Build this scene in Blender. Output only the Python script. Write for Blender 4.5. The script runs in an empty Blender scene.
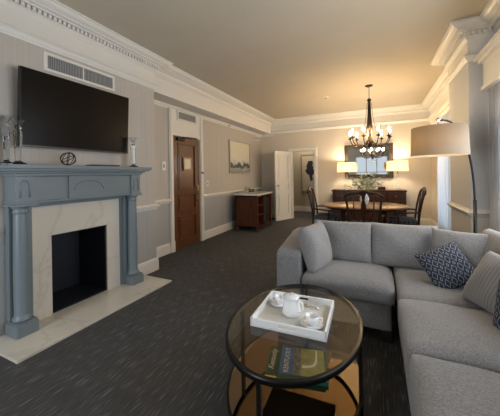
import bpy, bmesh, math, random
from mathutils import Vector, Matrix
random.seed(7)
S = bpy.context.scene
COL = S.collection
PI = math.pi
# ------------------------------------------------------------------ camera
FPX = 270.0
yaw, roll = math.radians(25.0), math.radians(-0.97)
F = Vector((-math.sin(yaw), math.cos(yaw), 0)); R = Vector((math.cos(yaw), math.sin(yaw), 0)); U = Vector((0, 0, 1))
R2 = R*math.cos(roll) + U*math.sin(roll); U2 = U*math.cos(roll) - R*math.sin(roll)
cd = bpy.data.cameras.new('camera'); cam = bpy.data.objects.new('camera', cd); COL.objects.link(cam)
cd.sensor_width = 36; cd.lens = FPX/500*36; cd.shift_x = 0; cd.shift_y = (174.6-208)/500; cd.clip_start = 0.05
cam.matrix_world = Matrix(((R2.x, U2.x, -F.x, 0), (R2.y, U2.y, -F.y, 0), (R2.z, U2.z, -F.z, 1.4), (0, 0, 0, 1)))
S.camera = cam
# ------------------------------------------------------------------ world, exposure
w = bpy.data.worlds.new('world'); S.world = w; w.use_nodes = True
w.node_tree.nodes['Background'].inputs[0].default_value = (.78, .86, .95, 1)
w.node_tree.nodes['Background'].inputs[1].default_value = .45
S.view_settings.view_transform = 'Standard'; S.view_settings.look = 'None'
S.view_settings.exposure = 0.88; S.view_settings.gamma = 1.0
S.cycles.use_denoising = True
S.cycles.max_bounces = 10; S.cycles.diffuse_bounces = 6; S.cycles.caustics_reflective = False; S.cycles.caustics_refractive = False
S.cycles.sample_clamp_indirect = 6
# ------------------------------------------------------------------ large area lights (daylight in the right windows, passage, added rear fill)
def area(name, loc, rot, sx, sy, power, col):
    l = bpy.data.lights.new(name, 'AREA'); l.shape = 'RECTANGLE'; l.size = sx; l.size_y = sy; l.energy = power; l.color = col
    o = bpy.data.objects.new(name, l); COL.objects.link(o); o.location = loc; o.rotation_euler = rot
    return o
DAY = (.86, .93, 1.0)
area('daylight_near_window', (1.52, 2.2, 1.35), (0, PI/2, 0), 1.9, 2.7, 58, DAY)
area('daylight_far_window', (1.52, 6.3, 1.3), (0, PI/2, 0), 1.9, 1.5, 24, DAY)
area('rear_fill_light', (-2.55, -2.45, 1.45), (-PI/2, 0, PI), 1.4, 1.9, 62, (.90, .95, 1))  # unseen source added behind the camera to brighten the foreground
area('passage_light', (-2.3, 9.5, 2.9), (0, 0, 0), .5, .5, 14, (1, .8, .6))
# ------------------------------------------------------------------ helpers
def mat(name, col, rough=.5, metal=0, bump=0, bscale=60, var=0, vscale=8, trans=0, ior=1.45, emit=None, estr=0, spec=.5, coat=0, stretch=(1,1,1), sheen=0):
    m = bpy.data.materials.new(name); m.use_nodes = True; nt = m.node_tree; b = nt.nodes['Principled BSDF']
    b.inputs['Base Color'].default_value = (*col, 1); b.inputs['Roughness'].default_value = rough; b.inputs['Metallic'].default_value = metal
    b.inputs['IOR'].default_value = ior; b.inputs['Specular IOR Level'].default_value = spec
    if trans: b.inputs['Transmission Weight'].default_value = trans
    if coat: b.inputs['Coat Weight'].default_value = coat; b.inputs['Coat Roughness'].default_value = .12
    if sheen: b.inputs['Sheen Weight'].default_value = sheen
    if emit: b.inputs['Emission Color'].default_value = (*emit, 1); b.inputs['Emission Strength'].default_value = estr
    if bump or var:
        tc = nt.nodes.new('ShaderNodeTexCoord'); mp = nt.nodes.new('ShaderNodeMapping'); mp.inputs['Scale'].default_value = stretch
        nt.links.new(tc.outputs['Object'], mp.inputs['Vector'])
    if bump:
        n = nt.nodes.new('ShaderNodeTexNoise'); n.inputs['Scale'].default_value = bscale; n.inputs['Detail'].default_value = 3
        bp = nt.nodes.new('ShaderNodeBump'); bp.inputs['Strength'].default_value = bump; bp.inputs['Distance'].default_value = .01
        nt.links.new(mp.outputs[0], n.inputs['Vector']); nt.links.new(n.outputs[0], bp.inputs['Height']); nt.links.new(bp.outputs[0], b.inputs['Normal'])
    if var:
        n = nt.nodes.new('ShaderNodeTexNoise'); n.inputs['Scale'].default_value = vscale; n.inputs['Detail'].default_value = 5
        r = nt.nodes.new('ShaderNodeValToRGB')
        r.color_ramp.elements[0].position = .3; r.color_ramp.elements[1].position = .7
        r.color_ramp.elements[0].color = (*[c*(1-var) for c in col], 1); r.color_ramp.elements[1].color = (*[min(1, c*(1+var)) for c in col], 1)
        nt.links.new(mp.outputs[0], n.inputs['Vector']); nt.links.new(n.outputs[0], r.inputs[0]); nt.links.new(r.outputs[0], b.inputs['Base Color'])
    return m
def nodes(m): return m.node_tree.nodes, m.node_tree.links, m.node_tree.nodes['Principled BSDF']

class MB:
    def __init__(s): s.b = bmesh.new()
    def box(s, x0, x1, y0, y1, z0, z1, bev=0):
        t = bmesh.new()
        bmesh.ops.create_cube(t, size=1)
        for v in t.verts: v.co = Vector(((x0+x1)/2+v.co.x*(x1-x0), (y0+y1)/2+v.co.y*(y1-y0), (z0+z1)/2+v.co.z*(z1-z0)))
        if bev: bmesh.ops.bevel(t, geom=t.edges[:], offset=bev, segments=2, profile=.6, affect='EDGES')
        s.merge(t); return s
    def merge(s, t, M=None):
        mp = {}
        for v in t.verts: mp[v] = s.b.verts.new(M @ v.co if M else v.co)
        for f in t.faces:
            try: nf = s.b.faces.new([mp[v] for v in f.verts]); nf.smooth = f.smooth
            except ValueError: pass
        t.free()
    def tube(s, pts, rad, n=10, smooth=True, caps=True):
        pts = [Vector(p) for p in pts]; rings = []
        rr = rad if isinstance(rad, (list, tuple)) else [rad]*len(pts)
        up = None
        for i, p in enumerate(pts):
            d = (pts[min(i+1, len(pts)-1)]-pts[max(i-1, 0)]).normalized()
            if up is None:
                up = Vector((0, 0, 1)) if abs(d.z) < .9 else Vector((0, 1, 0))
            a = d.cross(up).normalized(); up = a.cross(d).normalized()
            rings.append([s.b.verts.new(p+(a*math.cos(2*PI*k/n)+up*math.sin(2*PI*k/n))*rr[i]) for k in range(n)])
        for i in range(len(rings)-1):
            for k in range(n):
                f = s.b.faces.new([rings[i][k], rings[i][(k+1) % n], rings[i+1][(k+1) % n], rings[i+1][k]]); f.smooth = smooth
        if caps:
            s.b.faces.new(rings[0]); s.b.faces.new(rings[-1][::-1])
        return s
    def lathe(s, prof, c=(0, 0, 0), n=24, smooth=True, sx=1, sy=1, caps=True):
        rings = []
        for r, z in prof:
            rings.append([s.b.verts.new((c[0]+sx*max(r, 1e-4)*math.cos(2*PI*k/n), c[1]+sy*max(r, 1e-4)*math.sin(2*PI*k/n), c[2]+z)) for k in range(n)])
        for i in range(len(rings)-1):
            for k in range(n):
                f = s.b.faces.new([rings[i][k], rings[i][(k+1) % n], rings[i+1][(k+1) % n], rings[i+1][k]]); f.smooth = smooth
        if caps:
            s.b.faces.new(rings[0][::-1]); s.b.faces.new(rings[-1])
        return s
    def prism(s, pts, d):            # pts: planar 3D loop, d: extrusion vector
        a = [s.b.verts.new(Vector(p)) for p in pts]; b = [s.b.verts.new(Vector(p)+Vector(d)) for p in pts]; n = len(a)
        s.b.faces.new(a[::-1]); s.b.faces.new(b)
        for k in range(n): s.b.faces.new([a[k], a[(k+1) % n], b[(k+1) % n], b[k]])
        return s
    def sphere(s, c, r, seg=14, sc=(1, 1, 1)):
        t = bmesh.new(); bmesh.ops.create_uvsphere(t, u_segments=seg, v_segments=max(6, seg//2+1), radius=r)
        for v in t.verts: v.co = Vector((c[0]+v.co.x*sc[0], c[1]+v.co.y*sc[1], c[2]+v.co.z*sc[2]))
        for f in t.faces: f.smooth = True
        s.merge(t); return s
    def build(s, name, m, parent=None, loc=None, rot=None):
        bmesh.ops.recalc_face_normals(s.b, faces=s.b.faces[:])
        me = bpy.data.meshes.new(name); s.b.to_mesh(me); s.b.free(); me.materials.append(m)
        o = bpy.data.objects.new(name, me); COL.objects.link(o)
        if parent: o.parent = parent
        if loc is not None: o.location = loc
        if rot is not None: o.rotation_euler = rot
        return o
def thing(name, label, cat, loc=(0, 0, 0), rz=0, group=None):
    o = bpy.data.objects.new(name, None); COL.objects.link(o); o.location = loc; o.rotation_euler = (0, 0, rz); o.empty_display_size = .05
    o['label'] = label; o['category'] = cat
    if group: o['group'] = group
    return o
def tag(o, label, cat, group=None):
    o['label'] = label; o['category'] = cat
    if group: o['group'] = group
    return o
def struct(o): o['kind'] = 'structure'; return o
def dup(root, loc, rz=None, label=None):
    r = root.copy(); COL.objects.link(r); r.location = loc
    if rz is not None: r.rotation_euler = (0, 0, rz)
    if label: r['label'] = label
    for ch in list(root.children):
        c = ch.copy(); COL.objects.link(c); c.parent = r
        for g in ch.children:
            d = g.copy(); COL.objects.link(d); d.parent = c
    return r
def bez(p0, p1, p2, p3, n=10):
    p0, p1, p2, p3 = map(Vector, (p0, p1, p2, p3))
    return [p0*(1-t)**3+p1*3*t*(1-t)**2+p2*3*t*t*(1-t)+p3*t**3 for t in [i/n for i in range(n+1)]]
def sweep(path, prof, i0, i1, m, name):      # interior lies to the right of the path
    P = [Vector(p) for p in path]; b = MB(); rings = []
    for i in range(i0, i1+1):
        d0 = (P[i]-P[i-1]).normalized() if i > 0 else (P[1]-P[0]).normalized()
        d1 = (P[i+1]-P[i]).normalized() if i < len(P)-1 else d0
        n0 = Vector((d0.y, -d0.x)); n1 = Vector((d1.y, -d1.x)); mt = (n0+n1).normalized(); k = 1/max(.3, mt.dot(n0))
        rings.append([b.b.verts.new((P[i].x+mt.x*o*k, P[i].y+mt.y*o*k, z)) for o, z in prof])
    for i in range(len(rings)-1):
        for k in range(len(prof)-1): b.b.faces.new([rings[i][k], rings[i+1][k], rings[i+1][k+1], rings[i][k+1]])
    for e in (rings[0], rings[-1]):
        try: b.b.faces.new(e)
        except ValueError: pass
    return struct(b.build(name, m))
# ------------------------------------------------------------------ materials
WHITE = mat('white_trim_paint', (.66, .64, .60), .45, bump=.02, bscale=40)
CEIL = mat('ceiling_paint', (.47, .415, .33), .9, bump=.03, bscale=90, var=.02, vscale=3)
def wallpaper(name, a, b_):
    m = mat(name, a, .8); n, l, p = nodes(m)
    tc = n.new('ShaderNodeTexCoord'); mp = n.new('ShaderNodeMapping'); mp.inputs['Scale'].default_value = (38, 38, .35)
    ns = n.new('ShaderNodeTexNoise'); ns.inputs['Scale'].default_value = 1; ns.inputs['Detail'].default_value = 4
    r = n.new('ShaderNodeValToRGB'); r.color_ramp.elements[0].position = .35; r.color_ramp.elements[1].position = .65
    r.color_ramp.elements[0].color = (*a, 1); r.color_ramp.elements[1].color = (*b_, 1)
    l.new(tc.outputs['Object'], mp.inputs[0]); l.new(mp.outputs[0], ns.inputs['Vector']); l.new(ns.outputs[0], r.inputs[0]); l.new(r.outputs[0], p.inputs['Base Color'])
    return m
WALL = wallpaper('striped_wallpaper', (.435, .40, .36), (.47, .435, .395))
WALLD = wallpaper('dado_wallpaper', (.33, .33, .325), (.37, .37, .36))
BACKW = mat('back_wall_paint', (.55, .505, .435), .85, bump=.02)
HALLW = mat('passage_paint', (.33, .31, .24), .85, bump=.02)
DADO_GREY = mat('pier_paint', (.50, .50, .50), .7, bump=.02)
BLUE = mat('blue_grey_paint', (.15, .185, .205), .38, bump=.015, bscale=30)
def marble(name, base, vein, sc=1.6):
    m = mat(name, base, .18); n, l, p = nodes(m)
    tc = n.new('ShaderNodeTexCoord'); mp = n.new('ShaderNodeMapping'); mp.inputs['Rotation'].default_value = (.5, .3, .6)
    ns = n.new('ShaderNodeTexNoise'); ns.inputs['Scale'].default_value = sc; ns.inputs['Detail'].default_value = 8; ns.inputs['Distortion'].default_value = 1.2
    r = n.new('ShaderNodeValToRGB'); cr = r.color_ramp
    cr.elements[0].position = .0; cr.elements[0].color = (*base, 1); cr.elements[1].position = 1; cr.elements[1].color = (*[c*1.08 for c in base], 1)
    for pos, c in ((.47, base), (.495, vein), (.52, base)):
        e = cr.elements.new(pos); e.color = (*c, 1)
    l.new(tc.outputs['Object'], mp.inputs[0]); l.new(mp.outputs[0], ns.inputs['Vector']); l.new(ns.outputs[0], r.inputs[0]); l.new(r.outputs[0], p.inputs['Base Color'])
    return m
MARBLE = marble('cream_marble', (.60, .56, .49), (.53, .49, .425), 1.1)
CTOP = marble('counter_marble', (.6, .57, .53), (.4, .38, .36), 4)
BLACKBOX = mat('firebox_black', (.012, .014, .02), .5, bump=.1, bscale=20)
WOOD = mat('mahogany', (.075, .022, .010), .28, var=.35, vscale=6, stretch=(6, 6, .7), coat=.1, spec=.3)
WOODH = mat('dark_mahogany', (.038, .015, .007), .32, var=.5, vscale=9, stretch=(5, 5, .6), spec=.25)
DOORW = mat('entry_door_wood', (.11, .042, .016), .32, var=.35, vscale=7, stretch=(8, 8, .5), coat=.3)
TABLEW = mat('table_veneer', (.30, .155, .065), .28, var=.25, vscale=5, stretch=(1, 8, 8), coat=.5)
CHAIRW = mat('chair_wood', (.030, .010, .006), .3, var=.2, vscale=12, spec=.35)
BRONZE = mat('dark_bronze', (.03, .022, .016), .38, metal=.8)
BLACKM = mat('black_metal', (.012, .011, .010), .35, metal=.6)
BRASS = mat('brass', (.65, .42, .14), .25, metal=1)
CHROME = mat('chrome', (.7, .7, .7), .15, metal=1)
SCREEN = mat('tv_screen', (.007, .005, .004), .28, spec=.14)
PLASTIC = mat('black_plastic', (.010, .010, .010), .35, spec=.3)
WPLASTIC = mat('white_plastic', (.7, .69, .66), .4)
CERAMIC = mat('white_ceramic', (.78, .79, .80), .12, coat=.5)
TRAYM = mat('white_lacquer', (.80, .81, .82), .2)
CRYSTAL = mat('crystal', (.93, .97, 1), .02, trans=1, ior=1.5)
CURT = mat('curtain_fabric', (.62, .62, .62), .9, bump=.1, bscale=200)
n_, l_, p_ = nodes(CURT)
tr_ = n_.new('ShaderNodeBsdfTranslucent'); tr_.inputs[0].default_value = (.75, .8, .86, 1); mx_ = n_.new('ShaderNodeMixShader'); mx_.inputs[0].default_value = .45
l_.new(p_.outputs[0], mx_.inputs[1]); l_.new(tr_.outputs[0], mx_.inputs[2]); l_.new(mx_.outputs[0], n_['Material Output'].inputs[0])
def shade_mat(name, col, tcol, mix):
    m = mat(name, col, .9, bump=.15, bscale=300); n, l, p = nodes(m)
    t = n.new('ShaderNodeBsdfTranslucent'); t.inputs[0].default_value = (*tcol, 1); x = n.new('ShaderNodeMixShader'); x.inputs[0].default_value = mix
    l.new(p.outputs[0], x.inputs[1]); l.new(t.outputs[0], x.inputs[2]); l.new(x.outputs[0], n['Material Output'].inputs[0]); return m
SHADE_GREY = shade_mat('taupe_shade', (.24, .215, .175), (.58, .46, .30), .32)
SHADE_CREAM = shade_mat('cream_shade', (.75, .68, .56), (.95, .86, .70), .55)
def fabric(name, col, var=.22):
    m = mat(name, col, .95, bump=.35, bscale=260, sheen=.2); n, l, p = nodes(m)
    tc = n.new('ShaderNodeTexCoord'); ns = n.new('ShaderNodeTexNoise'); ns.inputs['Scale'].default_value = 110; ns.inputs['Detail'].default_value = 3
    r = n.new('ShaderNodeValToRGB'); r.color_ramp.elements[0].position = .35; r.color_ramp.elements[1].position = .65
    r.color_ramp.elements[0].color = (*[c*(1-var) for c in col], 1); r.color_ramp.elements[1].color = (*[c*(1+var) for c in col], 1)
    l.new(tc.outputs['Object'], ns.inputs['Vector']); l.new(ns.outputs[0], r.inputs[0]); l.new(r.outputs[0], p.inputs['Base Color']); return m
SOFA = fabric('grey_chenille', (.192, .184, .182))
SOFAB = fabric('grey_chenille_base', (.178, .174, .176))
PILG = fabric('light_grey_cloth', (.225, .215, .212), .15)
def ikat(name, sc):
    m = mat(name, (.02, .03, .08), .9, bump=.2, bscale=300); n, l, p = nodes(m)
    tc = n.new('ShaderNodeTexCoord'); mp = n.new('ShaderNodeMapping'); mp.inputs['Scale'].default_value = (sc, sc*.62, 0)
    sp = n.new('ShaderNodeSeparateXYZ'); l.new(tc.outputs['Object'], mp.inputs[0]); l.new(mp.outputs[0], sp.inputs[0])
    def M(op, a, b=None):
        k = n.new('ShaderNodeMath'); k.operation = op
        for i, v in enumerate((a, b)):
            if v is None: continue
            if isinstance(v, (int, float)): k.inputs[i].default_value = v
            else: l.new(v, k.inputs[i])
        return k.outputs[0]
    a = M('PINGPONG', sp.outputs[0], .5); c = M('PINGPONG', sp.outputs[1], .5)
    d = M('ADD', a, c)                               # 0..1 diamonds
    nz = n.new('ShaderNodeTexNoise'); nz.inputs['Scale'].default_value = 60; l.new(tc.outputs['Object'], nz.inputs['Vector'])
    d2 = M('ADD', d, M('MULTIPLY', M('SUBTRACT', nz.outputs[0], .5), .12))
    r = n.new('ShaderNodeValToRGB'); cr = r.color_ramp; cr.interpolation = 'CONSTANT'
    cr.elements[0].position = 0; cr.elements[0].color = (.012, .014, .03, 1); cr.elements[1].position = .13; cr.elements[1].color = (.30, .31, .33, 1)
    for pos, cc in ((.20, (.015, .02, .04)), (.38, (.025, .04, .075)), (.46, (.010, .013, .03)), (.56, (.22, .21, .21)), (.67, (.012, .016, .038)), (.80, (.022, .036, .07)), (.88, (.010, .012, .03))):
        e = cr.elements.new(pos); e.color = (*cc, 1)
    l.new(d2, r.inputs[0]); l.new(r.outputs[0], p.inputs['Base Color']); return m
IKAT = ikat('navy_ikat_cloth', 21)
STRP = fabric('grey_striped_cloth', (.25, .24, .23), .12); n_, l_, p_ = nodes(STRP)
wv = n_.new('ShaderNodeTexWave'); wv.inputs['Scale'].default_value = 14; wv.inputs['Distortion'].default_value = .6; tcw = n_.new('ShaderNodeTexCoord'); l_.new(tcw.outputs['Object'], wv.inputs['Vector'])
mxs = n_.new('ShaderNodeMix'); mxs.data_type = 'RGBA'; mxs.inputs[6].default_value = (.16, .15, .142, 1); mxs.inputs[7].default_value = (.225, .212, .20, 1); l_.new(wv.outputs['Fac'], mxs.inputs[0]); l_.new(mxs.outputs[2], p_.inputs['Base Color'])
SEATF = ikat('navy_seat_cloth', 22)
# carpet
CARPET = mat('charcoal_carpet', (.05, .05, .05), .95); n_, l_, p_ = nodes(CARPET)
tc = n_.new('ShaderNodeTexCoord'); mp = n_.new('ShaderNodeMapping'); mp.inputs['Scale'].default_value = (120, 8, 1)
ns = n_.new('ShaderNodeTexNoise'); ns.inputs['Scale'].default_value = 1; ns.inputs['Detail'].default_value = 2
r = n_.new('ShaderNodeValToRGB'); cr = r.color_ramp
cr.elements[0].position = .30; cr.elements[0].color = (.037, .037, .038, 1); cr.elements[1].position = .80; cr.elements[1].color = (.24, .24, .24, 1)
e = cr.elements.new(.60); e.color = (.060, .060, .061, 1)
e = cr.elements.new(.66); e.color = (.12, .12, .12, 1)
l_.new(tc.outputs['Object'], mp.inputs[0]); l_.new(mp.outputs[0], ns.inputs['Vector']); l_.new(ns.outputs[0], r.inputs[0]); l_.new(r.outputs[0], p_.inputs['Base Color'])
nb = n_.new('ShaderNodeTexNoise'); nb.inputs['Scale'].default_value = 300; bp = n_.new('ShaderNodeBump'); bp.inputs['Strength'].default_value = .4; bp.inputs['Distance'].default_value = .004
l_.new(tc.outputs['Object'], nb.inputs['Vector']); l_.new(nb.outputs[0], bp.inputs['Height']); l_.new(bp.outputs[0], p_.inputs['Normal'])
CRUG = mat('passage_carpet', (.06, .05, .035), .95)
# ------------------------------------------------------------------ room shell
H = 3.13; BR = -3.0; RC = -3.42; BY = 8.25; RX = 1.28; PX = 1.02; PY0, PY1 = 4.03, 4.97; BEAM = -3.06; BZ = 2.70; BE = 3.07; RY = -2.5
struct(MB().box(-3.7, 1.75, RY-.2, 10.3, -.06, 0).build('floor', CARPET))
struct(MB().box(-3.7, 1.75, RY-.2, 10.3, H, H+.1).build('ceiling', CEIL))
# left wall: chimney breast (with the fire opening), recess with the entry door opening
FY0, FY1, FZ = 1.62, 2.24, .82
DY0, DY1, DZ = 3.93, 4.78, 2.16
b = MB(); b.box(-3.6, BR, RY, FY0, .93, H); b.box(-3.6, BR, FY1, BE, .93, H); b.box(-3.6, BR, FY0, FY1, .93, H)
struct(b.build('wall_left', WALL))
b = MB(); b.box(-3.6, BR, RY, FY0, 0, .93); b.box(-3.6, BR, FY1, BE, 0, .93); b.box(-3.6, BR, FY0, FY1, FZ, .93)
struct(b.build('wall_left_dado', WALLD))
b = MB(); b.box(-3.6, RC, BE, DY0, .93, H); b.box(-3.6, RC, DY1, BY, .93, H); b.box(-3.6, RC, DY0, DY1, DZ, H)
struct(b.build('wall_recess', WALL))
b = MB(); b.box(-3.6, RC, BE, DY0, 0, .93); b.box(-3.6, RC, DY1, BY, 0, .93)
struct(b.build('wall_recess_dado', WALLD))
struct(MB().box(RC, BEAM, BE, BY, BZ, H).build('wall_beam', WHITE))
# back wall with the white door's opening
OX0, OX1, OZ = -2.40, -1.68, 2.10
b = MB(); b.box(-3.7, OX0, BY, BY+.14, 0, H); b.box(OX1, 1.75, BY, BY+.14, 0, H); b.box(OX0, OX1, BY, BY+.14, OZ, H)
struct(b.build('wall_back', BACKW))
# passage behind
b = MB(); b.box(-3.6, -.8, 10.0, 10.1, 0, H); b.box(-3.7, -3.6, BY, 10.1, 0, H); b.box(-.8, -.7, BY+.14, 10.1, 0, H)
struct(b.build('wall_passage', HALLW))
struct(MB().box(-3.6, -.8, 9.975, 10.0, 0, .18).build('baseboard_passage', WHITE))
# right wall with two windows and the pier
def wall_open(name, x0, x1, y0, y1, oy0, oy1, oz0, oz1, m):
    b = MB(); b.box(x0, x1, y0, oy0, 0, H); b.box(x0, x1, oy1, y1, 0, H); b.box(x0, x1, oy0, oy1, 0, oz0); b.box(x0, x1, oy0, oy1, oz1, H)
    return struct(b.build(name, m))
wall_open('wall_right', RX, RX+.12, RY, PY0, 0.85, 3.65, .35, 2.35, WALL)
struct(MB().box(PX, RX+.12, PY0, PY1, 0, H).build('wall_pier', DADO_GREY))
wall_open('wall_right_far', RX, RX+.12, PY1, BY, 5.45, 7.1, .35, 2.35, BACKW)
# rear wall (seen only in the mirror and the screen)
b = MB(); b.box(-3.6, -3.3, RY-.12, RY, 0, H); b.box(-1.8, -1.2, RY-.12, RY, 0, H); b.box(.7, 1.4, RY-.12, RY, 0, H); b.box(-1.2, .7, RY-.12, RY, 0, .4); b.box(-1.2, .7, RY-.12, RY, 2.45, H); b.box(-3.3, -1.8, RY-.12, RY, 0, .5); b.box(-3.3, -1.8, RY-.12, RY, 2.45, H)
struct(b.build('wall_rear', WALL))
def window(n, axis, c, a0, a1, z0, z1, cols):
    b = MB(); t = .05
    def bx(p, q, u, v):
        if axis == 'x': b.box(c, c+.05, p, q, u, v)
        else: b.box(p, q, c-.05, c, u, v)
    bx(a0, a1, z0, z0+t); bx(a0, a1, z1-t, z1); bx(a0, a1, (z0+z1)/2-.02, (z0+z1)/2+.02)
    for i in range(cols+1):
        p = a0+(a1-a0-t)*i/cols; bx(p, p+t, z0, z1)
    return struct(b.build('window_%d' % n, WHITE))
window(1, 'x', RX+.05, .85, 3.65, .35, 2.35, 3); window(2, 'x', RX+.05, 5.45, 7.1, .35, 2.35, 2); window(3, 'y', RY-.05, -3.3, -1.8, .5, 2.45, 2); window(4, 'y', RY-.05, -1.2, .7, .4, 2.45, 3)  # third window is unseen, added as an opening for the rear fill
# ------------------------------------------------------------------ mouldings
path = [(BR, RY), (BR, BE), (BEAM, BE), (BEAM, BY), (RX, BY), (RX, PY1), (PX, PY1), (PX, PY0), (RX, PY0), (RX, RY)]
CRN = [(0, H), (.205, H), (.205, H-.018), (.19, H-.022), (.185, H-.035), (.165, H-.052), (.135, H-.062), (.125, H-.066), (.125, H-.078), (.085, H-.082), (.08, H-.092), (.045, H-.095), (.045, H-.145), (.035, H-.15), (.022, H-.165), (.012, H-.178), (0, H-.18)]
LED = [(0, H-.12), (.006, H-.12), (.006, 2.80), (.012, 2.80), (.02, 2.785), (.045, 2.775), (.055, 2.765), (.055, 2.755), (.04, 2.745), (.03, 2.725), (.015, 2.71), (.012, 2.70), (0, 2.70)]
for k, (i0, i1) in enumerate(((0, 2), (2, 3), (3, 4), (4, 9))): sweep(path, CRN, i0, i1, WHITE, 'trim_%d' % (k+1))
sweep(path[:2]+[(BEAM-.01, BE)], LED, 0, 2, WHITE, 'trim_5')
sweep(path, [(o, z) for o, z in LED], 3, 4, WHITE, 'trim_6')
sweep(path, LED, 4, 9, WHITE, 'trim_7')
def dentils(name, pts):
    b = MB()
    for (x0, y0, x1, y1, nx, ny) in pts:
        L = math.hypot(x1-x0, y1-y0); n = int(L/.046)
        for i in range(n):
            t = (i+.5)/n; x = x0+(x1-x0)*t; y = y0+(y1-y0)*t
            dx = abs(x1-x0)/L*.013+abs(nx)*.02; dy = abs(y1-y0)/L*.013+abs(ny)*.02
            b.box(x+nx*.058-dx, x+nx*.058+dx, y+ny*.058-dy, y+ny*.058+dy, H-.135, H-.10)
    return struct(b.build(name, WHITE))
dentils('trim_8', [(BR, .3, BR, BE+.04, 1, 0)]); dentils('trim_9', [(PX-.04, PY0, RX, PY0, 0, -1), (PX, PY0, PX, PY1, -1, 0)])
RAIL = [(0, .905), (.012, .905), (.018, .915), (.02, .93), (.045, .94), (.05, .955), (.035, .965), (.02, .97), (.015, .985), (0, .985)]
BASE = [(0, .185), (.006, .185), (.016, .17), (.016, .155), (.022, .15), (.022, 0), (0, 0)]
def wallrun(pts, prof, name): return sweep(pts, prof, 0, len(pts)-1, WHITE, name)
wallrun([(BR, 2.66), (BR, BE), (RC, BE), (RC, DY0-.09)], RAIL, 'trim_10'); wallrun([(RC, DY1+.1), (RC, BY)], RAIL, 'trim_11')
wallrun([(BR, RY), (BR, 1.12)], RAIL, 'trim_12')
wallrun([(BR, 2.66), (BR, BE), (RC, BE), (RC, DY0-.09)], BASE, 'baseboard_left'); wallrun([(RC, DY1+.1), (RC, BY), (OX0-.09, BY)], BASE, 'baseboard_recess')
wallrun([(BR, RY), (BR, 1.12)], BASE, 'baseboard_left_near')
wallrun([(OX1+.09, BY), (RX, BY), (RX, PY1), (PX, PY1), (PX, PY0), (RX, PY0), (RX, RY)], BASE, 'baseboard_right')
wallrun([(RX, 5.3), (RX, PY1), (PX, PY1), (PX, PY0), (RX, PY0), (RX, 3.9)], [(o, z-.045) for o, z in RAIL], 'trim_13')
wallrun([(RC, BE), (RC, BY), (-3.0, BY)], [(0, BZ), (.04, BZ), (.035, BZ-.02), (.015, BZ-.05), (.01, BZ-.07), (0, BZ-.07)], 'trim_14')
# window cornice over near window
b = MB(); b.box(1.12, RX, .5, PY0-.12, 2.33, 2.62); b.box(1.08, RX, .46, PY0-.10, 2.62, 2.66); b.box(1.05, RX, .43, PY0-.08, 2.66, 2.70); b.box(1.10, RX, .48, PY0-.11, 2.31, 2.35)
struct(b.build('trim_15', WHITE))
b = MB(); b.box(1.16, RX, 5.2, 7.3, 2.36, 2.52); b.box(1.12, RX, 5.16, 7.34, 2.52, 2.58)
struct(b.build('trim_16', WHITE))
# ------------------------------------------------------------------ curtains
def curtain(x, y0, y1, z0, z1, label, wave=.03, nw=5):
    b = MB(); n = nw*10; fr = []; bk = []
    for i in range(n+1):
        t = i/n; y = y0+(y1-y0)*t; dx = wave*math.sin(t*nw*2*PI)+.008*math.sin(t*37)
        fr.append([b.b.verts.new((x+dx*(1-.25*q/6), y+.012*math.sin(q*1.3+i*.3), z0+(z1-z0)*q/6)) for q in range(7)])
    for i in range(n):
        for q in range(6):
            f = b.b.faces.new([fr[i][q], fr[i+1][q], fr[i+1][q+1], fr[i][q+1]]); f.smooth = True
    o = b.build('curtain', CURT); sm = o.modifiers.new('thick', 'SOLIDIFY'); sm.thickness = .003
    return tag(o, label, 'curtain')
curtain(1.19, 3.37, 3.90, .03, 2.36, 'white curtain at the right frame edge, beside the grey pier', .035, 6)
curtain(1.12, 5.06, 6.35, .03, 2.40, 'bluish white curtain hanging beyond the floor lamp', .035, 6)
# ------------------------------------------------------------------ panelled door builder (local: x along width, y depth, z up)
def panelled(b, w_, h_, t, panels, rec=.018):
    """slab with recessed and raised panels on both faces"""
    b.box(0, w_, -t/2+rec, t/2-rec, 0, h_)
    xs = sorted({0, w_} | {p[0] for p in panels} | {p[1] for p in panels}); x0, x1 = panels[0][0], panels[0][1]
    b.box(0, x0, -t/2, t/2, 0, h_); b.box(x1, w_, -t/2, t/2, 0, h_)
    z = 0
    for p in sorted(panels, key=lambda p: p[2]):
        b.box(x0, x1, -t/2, t/2, z, p[2]); z = p[3]
        for s in (-1, 1):
            k = .024                                # moulding around the recess
            for (a, c, d, e_) in ((x0, x1, p[2], p[2]+k), (x0, x1, p[3]-k, p[3]), (x0, x0+k, p[2], p[3]), (x1-k, x1, p[2], p[3])):
                b.box(a, c, min(s*(t/2-.004), s*(t/2+.010)), max(s*(t/2-.004), s*(t/2+.010)), d, e_)
            m_ = .06
            if p[3]-p[2] > .2: b.box(x0+m_, x1-m_, min(s*.003, s*(t/2-.008)), max(s*.003, s*(t/2-.008)), p[2]+m_, p[3]-m_)
    b.box(x0, x1, -t/2, t/2, z, h_)
# entry door
dr = bpy.data.objects.new('door_1', None); COL.objects.link(dr); dr['kind'] = 'structure'; dr.location = (RC-.02, DY0+.01, .01); dr.rotation_euler = (0, 0, PI/2)
b = MB(); W_ = DY1-DY0-.02; panelled(b, W_, DZ-.02, .045, [(.14, W_-.14, .14, .60), (.14, W_-.14, .72, 1.02), (.14, W_-.14, 1.13, 2.02)])
b.build('door_leaf', DOORW, dr)
yf = -.0225                                         # the room side is local -y
for z0, z1 in ((1.06, 1.18), (.84, .99)):
    b = MB(); b.box(W_-.085, W_-.035, yf-.008, yf, z0, z1, .003); 
    b.tube([(W_-.06, yf-.005, (z0+z1)/2), (W_-.06, yf-.05, (z0+z1)/2)], .011)
    if z0 < 1: b.tube([(W_-.06, yf-.05, (z0+z1)/2), (W_-.16, yf-.052, (z0+z1)/2)], .009)
    b.build('door_handle' if z0 < 1 else 'deadbolt', BRASS, dr)
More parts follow.
